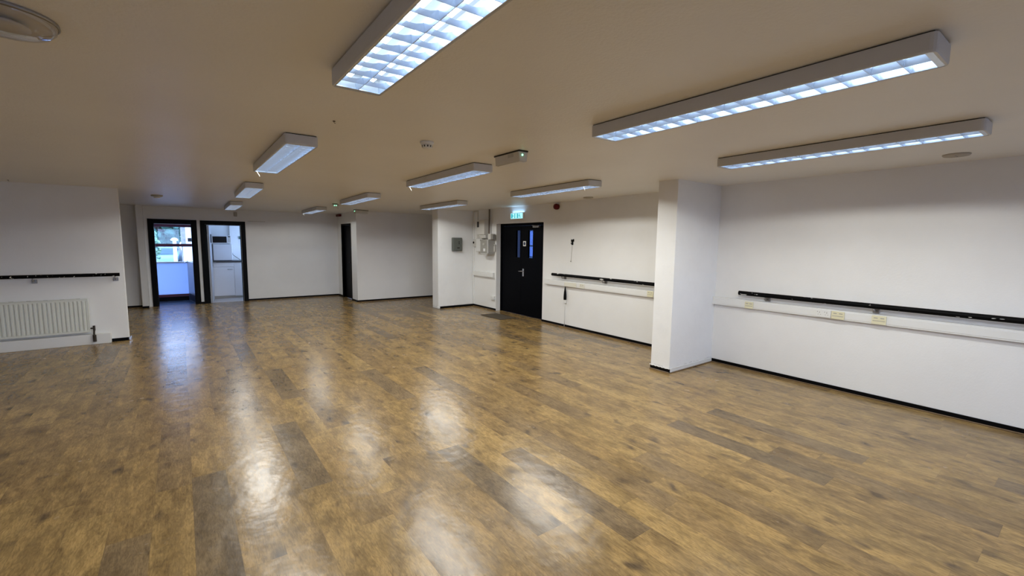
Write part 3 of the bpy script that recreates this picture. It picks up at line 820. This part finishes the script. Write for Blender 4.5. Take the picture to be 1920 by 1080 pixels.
# hanging cable with taped joint and plug
t = thing('hanging_cable', 'black taped cable with white plug hanging below the trunking', 'cable', (XR - .03, 6.24, .80))
b = NB()
prof = [(.0, .0), (.008, -.004), (.013, -.05), (.022, -.11), (.026, -.16), (.028, -.21), (.026, -.262), (.0, -.265)]
lathe(b, prof, 16); mobj('taped_joint', b, M['black'], t)
b = NB(); box(b, (-.025, -.026, -.325), (.022, .030, -.262), .006, 2); mobj('plug', b, M['white_plastic'], t)
b = NB(); tube(b, [(0, 0, -.32), (.006, .006, -.42), (.012, .012, -.6), (.014, .016, -.786)], .006, 8); mobj('flex', b, M['white_plastic'], t)

t = thing('wall_hook', 'black cross-shaped hook with a thin wire trailing on the wall', 'hook', (XR, 6.10, 1.655))
b = NB(); box(b, (-.012, -.022, -.055), (0, .022, .045), .004, 1); box(b, (-.012, -.045, .005), (0, .04, .03), .006, 1); box(b, (-.014, -.045, .02), (0, -.018, .055), .006, 1); box(b, (-.014, .016, .01), (0, .034, .05), .006, 1)
tube(b, [(-.01, 0, -.03), (-.035, 0, -.035), (-.045, 0, -.015)], .006, 8); mobj('hook_mount', b, M['black'], t)
b = NB(); tube(b, [(-.006, .004, -.05), (-.006, .006, -.13), (-.005, .016, -.22), (-.005, .018, -.30), (-.005, .03, -.365)], .0028, 6); mobj('wire', b, M['slot'], t)
b = NB(); cyl(b, (-.012, .03, -.368), (0, .03, -.368), .010, n=12); mobj('wire_clip', b, M['slot'], t)

# fire bell and sounders
t = thing('fire_bell', 'dark red fire sounder high on the wall right of the exit sign', 'fire alarm', (XR, 6.53, 2.335), (0, -PI / 2, 0))
b = NB(); lathe(b, [(0, 0), (.05, 0), (.05, .018), (0, .018)], 28); mobj('mounting_plate', b, M['red'], t)
b = NB(); lathe(b, [(0, .018), (.056, .018), (.058, .05), (.050, .08), (.02, .088), (0, .088)], 28); mobj('horn', b, M['red'], t)
t = thing('alarm_beacon', 'dark red alarm box under the ceiling above the narrow black doorway', 'fire alarm', (3.68, 13.20, 2.318))
b = NB(); box(b, (-.075, -.15, -.028), (-.01, .15, .035), .006, 2); mobj('housing', b, M['red'], t)
b = NB(); box(b, (-.010, -.13, -.02), (-.0005, .13, .03)); mobj('mounting_plate', b, M['red'], t)
b = NB(); box(b, (-.078, -.13, -.02), (-.074, .13, .015), .002, 1); mobj('grille', b, M['red'], t)

# exit sign
t = thing('exit_sign', 'glowing green exit sign above the black double doors', 'exit sign', (XR, 7.80, 2.205))
b = NB(); box(b, (-.05, -.225, -.068), (0, .225, .068), .012, 3); mobj('housing', b, M['white_plastic'], t)
b = NB(); box(b, (-.054, -.215, -.06), (-.049, .215, .06), .003, 1); f = mobj('lit_panel', b, M['sign_white'], t)
def flat(bm, pts, x0=-.056, x1=-.0535): prism(bm, pts, 0, x0, x1)
# pictogram seen from the room: +y is to the viewer's left
b = NB()
flat(b, [(.195, -.05), (.195, .05), (.14, .05), (.14, .02), (.10, .0), (.14, -.02), (.14, -.05)])     # green field around the arrow
mobj('arrow_field', b, M['sign_green'], f)
for pts in ([(.075, -.05), (.075, .05), (.045, .05), (.045, -.05)], [(-.015, -.05), (-.015, .05), (-.06, .05), (-.06, -.05)]):
    b = NB(); flat(b, pts); mobj('doorway_field', b, M['sign_green'], f)
b = NB()
c0 = (-.105, .035); flat(b, [(c0[0] + .013 * math.cos(k * PI / 6), c0[1] + .013 * math.sin(k * PI / 6)) for k in range(12)])
for pts in ([(-.088, .018), (-.112, .018), (-.128, -.012), (-.108, -.014)], [(-.092, .016), (-.086, .008), (-.065, .004), (-.067, -.004), (-.092, -.002)],
            [(-.112, .018), (-.118, .010), (-.142, .006), (-.142, .014)], [(-.108, -.012), (-.120, -.012), (-.100, -.034), (-.100, -.05), (-.088, -.05), (-.088, -.03)],
            [(-.120, -.010), (-.130, -.012), (-.140, -.03), (-.165, -.034), (-.165, -.044), (-.134, -.042)]): flat(b, pts)
mobj('running_figure', b, M['sign_green'], f)
ld = bpy.data.lights.new('sign_glow', 'AREA'); ld.shape = 'RECTANGLE'; ld.size = .11; ld.size_y = .42; ld.energy = 0.42; ld.color = (.38, .66, 1.0); ld.spread = math.radians(175)
lo = bpy.data.objects.new('sign_glow', ld); link(lo, t); lo.location = (-.03, 0, .072); lo.rotation_euler = (PI, 0, 0)
lo.data.size = .05; lo.data.size_y = .42

# grey-green box on the far pier
t = thing('control_box', 'grey-green metal box on the far pier face', 'control box', (5.44, 9.65, 1.56))
b = NB(); box(b, (-.11, -.01, -.14), (.11, -.0005, .14)); mobj('mounting_plate', b, M['panel_green'], t)
b = NB(); box(b, (-.135, -.085, -.165), (.135, -.01, .165), .018, 3); mobj('body', b, M['panel_green'], t)
b = NB(); box(b, (-.105, -.092, -.145), (.122, -.084, .15), .004, 1); d = mobj('cover', b, M['panel_green'], t)
b = NB(); box(b, (.02, -.097, .045), (.048, -.091, .075), .002, 1); box(b, (.022, -.097, .005), (.048, -.091, .032), .002, 1); mobj('lock', b, M['dark'], d)
b = NB(); box(b, (-.02, -.100, -.095), (.05, -.091, -.072), .003, 1); mobj('handle', b, M['dark'], d)

# ------------------------------------------------------------------ fuse boxes and cables left of the double doors
t = thing('meter_cabinet', 'beige upper box with black slot above the fuse boxes', 'electric box', (XR, 9.08, 1.99))
b = NB(); box(b, (-.15, -.15, -.19), (0, .19, .165), .006, 2); mobj('body', b, M['off_white'], t)
b = NB(); box(b, (-.155, -.145, -.185), (-.1495, .05, .16), .003, 1); d = mobj('cover', b, M['off_white'], t)
b = NB(); box(b, (-.156, .09, -.01), (-.149, .165, .125)); mobj('slot', b, M['dark'], t)
t = thing('junction_box', 'beige junction box between the slotted box and fuse box', 'electric box', (XR, 9.06, 1.748))
b = NB(); box(b, (-.13, -.15, -.03), (0, .17, .050), .004, 2); mobj('body', b, M['off_white'], t)
for sy_ in (.1, -.1):
    b = NB(); cyl(b, (-.134, sy_, 0), (-.129, sy_, 0), .012, n=12); mobj('screw', b, M['slot'], t)
t = thing('fuse_box', 'large pale grey fuse box nearest the double doors', 'fuse box', (XR, 8.86, 1.53))
b = NB(); box(b, (-.20, -.17, -.16), (0, .16, .158), .008, 2); box(b, (-.21, -.16, -.19), (0, .12, -.16), .004, 1); mobj('body', b, M['grey_plastic'], t)
b = NB(); box(b, (-.207, -.12, -.15), (-.199, .155, .15), .003, 1); d = mobj('cover', b, M['slot'], t)
b = NB(); box(b, (-.2095, -.06, -.12), (-.2065, .02, -.055)); mobj('sticker', b, M['paper'], d)
b = NB(); box(b, (-.222, -.05, .02), (-.206, .04, .075), .004, 1); mobj('switch', b, M['grey_plastic'], d)
t = thing('meter_box', 'narrow pale meter box left of the large fuse box', 'electric box', (XR, 9.23, 1.55))
b = NB(); box(b, (-.11, -.13, -.165), (-.01, .14, .165), .006, 2); mobj('body', b, M['off_white'], t)
b = NB(); box(b, (-.01, -.12, -.15), (-.0005, .13, .15)); mobj('mounting_plate', b, M['off_white'], t)
b = NB(); box(b, (-.116, -.115, -.15), (-.109, .125, .15), .003, 1); d = mobj('cover', b, M['white_plastic'], t)
b = NB(); box(b, (-.12, -.10, .10), (-.1155, -.06, .14)); box(b, (-.12, -.11, -.06), (-.1155, -.085, .04)); mobj('cover_clip', b, M['slot'], d)
t = thing('isolator_switch', 'small pale isolator with black button in the pier corner', 'switch', (XR, 9.525, 1.60))
b = NB(); box(b, (-.06, -.07, -.09), (0, .07, .09), .006, 2); mobj('body', b, M['off_white'], t)
b = NB(); cyl(b, (-.074, .025, .01), (-.058, .025, .01), .026, n=18); mobj('button', b, M['dark'], t)
t = thing('cable_duct', 'short pale cable duct rising from the fuse box', 'cable duct', (XR, 8.72, 1.69))
b = NB(); box(b, (-.15, -.06, -.0), (-.02, .06, .13), .005, 2); mobj('body', b, M['off_white'], t)
b = NB(); box(b, (-.11, -.085, .0), (-.02, -.062, .11), .003, 1); mobj('side_cover', b, M['slot'], t)
t = thing('call_point', 'tiny pale box between the fuse box and door jamb', 'electric box', (XR, 8.667, 1.49))
b = NB(); box(b, (-.045, -.022, -.085), (-.006, .022, .085), .004, 1); mobj('body', b, M['off_white'], t)
b = NB(); box(b, (-.006, -.02, -.08), (-.0005, .02, .08)); mobj('mounting_plate', b, M['off_white'], t)
b = NB(); box(b, (-.05, -.012, .05), (-.044, .012, .066)); mobj('button', b, M['dark'], t)
b = NB()
for dy, dx in ((0, 0), (-.016, .008), (-.030, .004)): tube(b, [(XR - .05 + dx, 8.885 + dy, cz(9)), (XR - .05 + dx, 8.885 + dy, 2.18), (XR - .06 + dx, 8.875 + dy, 1.95), (XR - .07, 8.86 + dy, 1.8), (XR - .07, 8.835 + dy, 1.691)], .007, 8)
tag(mobj('supply_cables', b, M['conduit']), 'brown supply cables dropping from the ceiling to the fuse box', 'cable')
b = NB(); box(b, (XR - .03, 9.60, .055), (XR, 9.64, 2.395), .004, 1); tag(mobj('corner_conduit', b, M['white_plastic']), 'full-height white conduit in the corner beside the far pier', 'conduit')
b = NB(); box(b, (XR - .025, 9.42, 1.70), (XR, 9.45, 2.398), .003, 1); box(b, (XR - .025, 9.45, 2.37), (XR, 9.60, 2.398), .003, 1); tag(mobj('cable_conduit', b, M['off_white']), 'thin beige conduit rising from the meter box to the ceiling', 'conduit')

# surface items on the back wall
b = NB(); box(b, (1.42, YB - .012, 2.08), (1.83, YB, 2.098), .003, 1); tag(mobj('surface_cord', b, M['off_white']), 'thin painted cable strip right of the kitchenette frame top', 'cable')
t = thing('motion_sensor', 'small grey sensor below the ceiling over the kitchenette doorway', 'sensor', (1.16, YB, 2.25))
b = NB(); box(b, (-.04, -.008, -.045), (.04, -.0005, .055)); mobj('mounting_plate', b, M['off_white'], t)
b = NB(); box(b, (-.038, -.045, -.05), (.038, -.008, .06), .012, 3); mobj('housing', b, M['beige'], t)
b = NB(); box(b, (-.025, -.05, -.038), (.025, -.044, .015), .004, 2); mobj('lens', b, M['beige'], t)

# ------------------------------------------------------------------ radiator on the left wall
t = thing('radiator', 'cream ribbed panel radiator on the left wall', 'radiator', (0, 9.22, 0))
x0, x1, z0, z1 = -2.79, -1.19, .19, .70
b = NB()
n = int(round((x1 - x0 - .06) / .0462)); pr = []
xs_ = []
for k in range(n):
    a = x0 + .03 + (x1 - x0 - .06) * k / n; w = (x1 - x0 - .06) / n
    xs_ += [(a, .010), (a + w * .22, .010), (a + w * .40, -.006), (a + w * .82, -.006)]
xs_ = [(x0, .0)] + [(x0 + .02, .0)] + xs_ + [(x1 - .03, .010), (x1 - .02, .0), (x1, .0)]
def rib(z, flat_):
    return [b.verts.new((x, (0.0 if flat_ else y), z)) for x, y in xs_]
rows = [rib(z0, True), rib(z0 + .022, True), rib(z0 + .045, False), rib(z1 - .045, False), rib(z1 - .022, True), rib(z1, True)]
back = [rib(z1, True), rib(z0, True)]
for v in back[0] + back[1]: v.co.y = .022
rows += back
for A, B in zip(rows, rows[1:] + rows[:1]):
    for k in range(len(A) - 1): b.faces.new((A[k], A[k + 1], B[k + 1], B[k]))
b.faces.new([r[0] for r in rows]); b.faces.new([r[-1] for r in rows][::-1])
mobj('panel', b, M['rad'], t)
b = NB(); box(b, (x0, .022, z0 + .03), (x1, .060, z1 - .03)); mobj('convector_fins', b, M['grey_plastic'], t)
b = NB(); box(b, (x0, -.002, z1 + .001), (x1, .06, z1 + .010), .003, 1)
mobj('top_grille', b, M['rad'], t)
b = NB()
for k in range(9): box(b, (x0 + .1 + k * .172, .005, z1 + .008), (x0 + .145 + k * .172, .02, z1 + .013))
mobj('grille_slots', b, M['slot'], t)
for xa in (x1, x0 - .004):
    b = NB(); box(b, (xa, -.002, z0), (xa + .004, .062, z1 + .01)); mobj('side_panel', b, M['rad'], t)
b = NB()
cyl(b, (x1 + .004, .03, z0 + .055), (x1 + .045, .03, z0 + .055), .011, n=12); cyl(b, (x1 + .045, .03, z0 + .02), (x1 + .045, .03, z0 + .095), .015, n=14); tube(b, [(x1 + .045, .03, z0 + .03), (x1 + .045, -.01, z0 - .02), (x1 + .05, -.028, z0 - .05)], .012, 10)
cyl(b, (x1 + .05, -.028, .045), (x1 + .05, -.028, z0 - .04), .021, n=16); v = mobj('valve', b, M['brass'], t); v['label'] = 'tarnished brass valve and pipe'
for k in range(4):
    b = NB(); box(b, (x0 + .25 + k * .36, .06, z0 + .1), (x0 + .29 + k * .36, .0795, z1 - .1)); mobj('mounting_bracket', b, M['white_metal'], t)
b = NB(); box(b, (-3.98, 9.215, 0), (-0.957, 9.30, .155), .004, 1); tag(mobj('pipe_boxing', b, M['white_plastic']), 'white pipe boxing along the floor below the radiator', 'pipe boxing')

# door mat
b = NB(); box(b, (5.32, 7.55, 0), (5.72, 8.31, .012), .004, 1); tag(mobj('door_mat', b, M['mat_brown']), 'flat brown door mat before the black double doors', 'door mat')

# ------------------------------------------------------------------ outside the lobby window
b = NB(); box(b, (-40, 14.75, -.6), (40, 80, -.45)); o = struct('ground_outside', b, M['asphalt'], 'grey car park outside the lobby window', 'ground')
b = NB(); box(b, (-40, -60, -.3), (40, -3.3, -.12)); o = struct('ground_rear', b, M['asphalt'], 'grey ground behind the hall', 'ground')
def tree(x, y, h, r, m, lab, seed):
    rnd = random.Random(seed)
    t = thing('tree', lab, 'tree', (x, y, -.45), group='trees outside the lobby window')
    b = NB(); cyl(b, (0, 0, 0), (0, 0, h * .6), r * .10, r * .05, 10)
    for k in range(4):
        a = k * PI / 2 + .4; cyl(b, (0, 0, h * .4), (r * .5 * math.cos(a), r * .5 * math.sin(a), h * .65), r * .04, r * .02, 8)
    mobj('trunk', b, M['bark'], t)
    b = NB()
    for k in range(120):
        th = rnd.uniform(0, 2 * PI); ph = math.acos(rnd.uniform(-1, 1)); q = rnd.uniform(.45, 1) 
        c = Vector((r * q * math.sin(ph) * math.cos(th) * .85, r * q * math.sin(ph) * math.sin(th) * .85, h * .6 + h * .38 * q * math.cos(ph)))
        s = bmesh.new(); bmesh.ops.create_icosphere(s, subdivisions=2, radius=r * rnd.uniform(.10, .24))
        for v in s.verts: v.co *= rnd.uniform(.72, 1.22)
        bmesh.ops.translate(s, vec=c, verts=s.verts); merge(b, s)
    mobj('crown', b, M[m], t, smooth=True)
tree(-1.55, 44, 5.4, 2.3, 'leaf', 'dense bluish-green tree filling the upper left of the lobby window', 1)
tree(1.6, 49, 6.2, 2.6, 'leaf', 'dark tree behind the brick bay of the white house', 2)
tree(-1.30, 30, 2.5, .52, 'leaf2', 'pale bush at the left edge of the lobby window', 3)
tree(-6.2, 46, 6.4, 2.6, 'leaf', 'dark tree left of the window view', 4)
for x, cap, lab in ((-.20, 1, 'white post with mushroom cap outside the lobby window'), (.115, 0, 'plain white post outside, right of the capped post')):
    t = thing('white_post', lab, 'post', (x, 22.0, -.45))
    b = NB(); cyl(b, (0, 0, 0), (0, 0, 1.97 if cap else 1.75), .07, .06, 16); mobj('shaft', b, M['render_white'], t)
    b = NB()
    if cap: lathe(b, [(0, 1.95), (.08, 1.95), (.13, 1.97), (.115, 2.02), (.06, 2.07), (0, 2.08)], 20)
    else: lathe(b, [(0, 1.75), (.08, 1.75), (.08, 1.79), (0, 1.81)], 20)
    mobj('cap', b, M['render_white'], t)
# white house wall at the right of the view
t = thing('street_house', 'white rendered house at right edge of the lobby window view', 'house', (2.55, 34.0, -.45))
b = NB(); box(b, (-2.3, 0, 0), (5, 6, 5.2)); mobj('wall', b, M['render_white'], t)
b = NB(); prism(b, [(-2.3, 5.2), (5.4, 5.2), (1.5, 7.4)], 1, -.3, 6.3); mobj('roof', b, M['roof'], t)
b = NB(); box(b, (-2.20, -.03, 1.84), (-2.0, .02, 2.05)); mobj('window', b, M['glass_black'], t)
b = NB(); box(b, (-2.54, .3, 0), (-2.3, 1.4, 6.2), .0); mobj('brick_bay', b, M['brick'], t)
# parked car
t = thing('parked_car', 'blue-grey car parked outside the lobby window', 'car', (-.85, 37.5, -.45), (0, 0, math.radians(-6)))
def car_ring(x, pts): return [b.verts.new((x, y, z)) for y, z in pts]
b = NB()
side = [(-2.0, .30), (-2.05, .62), (-1.85, .80), (-1.0, .92), (-.35, 1.38), (.6, 1.46), (1.35, 1.36), (1.85, .98), (1.98, .86), (2.0, .34)]
def sec(x, inset):
    return [b.verts.new((x * (1 - (inset if z > .95 else inset * .15)), y, z)) for y, z in side]
secs = [sec(-.85, .22), sec(-.80, .20), sec(.80, .20), sec(.85, .22)]
for A, B in zip(secs[:-1], secs[1:]):
    for k in range(len(A)): b.faces.new((A[k], A[(k + 1) % len(A)], B[(k + 1) % len(A)], B[k]))
b.faces.new(secs[0]); b.faces.new(secs[-1][::-1])
bmesh.ops.bevel(b, geom=b.edges[:], offset=.03, segments=2, affect='EDGES')
mobj('body', b, M['car'], t, smooth=True)
b = NB(); v = [(-.56, -.93, .98), (.56, -.93, .98), (.50, -.40, 1.36), (-.50, -.40, 1.36)]; b.faces.new([b.verts.new((p[0], p[1] - .02, p[2] + .03)) for p in v]); bmesh.ops.solidify(b, geom=b.faces[:], thickness=.01); mobj('windscreen', b, M['car_glass'], t)
for sx in (-1, 1):
    b = NB(); prism(b, [(-.75, .98), (1.45, 1.0), (1.15, 1.32), (-.3, 1.34)], 0, sx * .675, sx * .72); mobj('side_window', b, M['glass_black'], t)
    for y in (-1.3, 1.3):
        b = NB(); cyl(b, (sx * .66, y, .31), (sx * .86, y, .31), .31, n=24); w = mobj('wheel', b, M['tyre'], t)
        b = NB(); cyl(b, (sx * .855, y, .31), (sx * .87, y, .31), .19, n=20); mobj('hub', b, M['chrome'], w)

# ------------------------------------------------------------------ daylight
w = bpy.data.worlds.new('overcast_sky'); S.world = w; w.use_nodes = True
nt = w.node_tree; g = G(nt)
bg = nt.nodes['Background']
tc = g.n('ShaderNodeTexCoord'); sx = g.n('ShaderNodeSeparateXYZ'); g.l(tc.outputs['Generated'], sx.inputs[0])
g.l(g.ramp(g.math('ADD', g.math('MULTIPLY', sx.outputs[2], .5), .5), [(0.45, (0.36, 0.54, 1.0)), (0.6, (0.42, 0.60, 1.0)), (1.0, (0.32, 0.50, 1.0))]), bg.inputs[0])
bg.inputs[1].default_value = 8.0
w.cycles.sampling_method = 'NONE'
def daylight(name, loc, rot, sx_, sy_, L):
    """sky light entering a window the photo does not show, set just outside its glass"""
    ld = bpy.data.lights.new(name, 'AREA'); ld.shape = 'RECTANGLE'; ld.size = sx_; ld.size_y = sy_
    ld.color = (0.40, 0.62, 1.0); ld.energy = PI * sx_ * sy_ * L
    o = bpy.data.objects.new(name, ld); link(o); o.location = loc; o.rotation_euler = rot
daylight('window_daylight', (-1.3, YR - .14, 1.5), (PI / 2, 0, PI), 2.6, 1.3, 5.2)
daylight('window_daylight', (4.0, YR - .14, 1.5), (PI / 2, 0, PI), 2.8, 1.3, 5.2)
daylight('window_daylight', (2.045, 14.25, 1.55), (0, PI / 2, 0), 1.1, 1.1, 3.2)
daylight('window_daylight', (XR + 1.48, 9.05, 1.575), (0, PI / 2, 0), .75, .6, 45.0)

# ------------------------------------------------------------------ view
S.view_settings.view_transform = 'Standard'
S.view_settings.look = 'None'
S.view_settings.gamma = 1.0
S.view_settings.use_curve_mapping = False
S.view_settings.exposure = 0.0
S.cycles.use_denoising = True
S.cycles.use_adaptive_sampling = False
S.cycles.max_bounces = 10
S.cycles.diffuse_bounces = 6
S.cycles.sample_clamp_indirect = 6.0
bpy.context.view_layer.update()
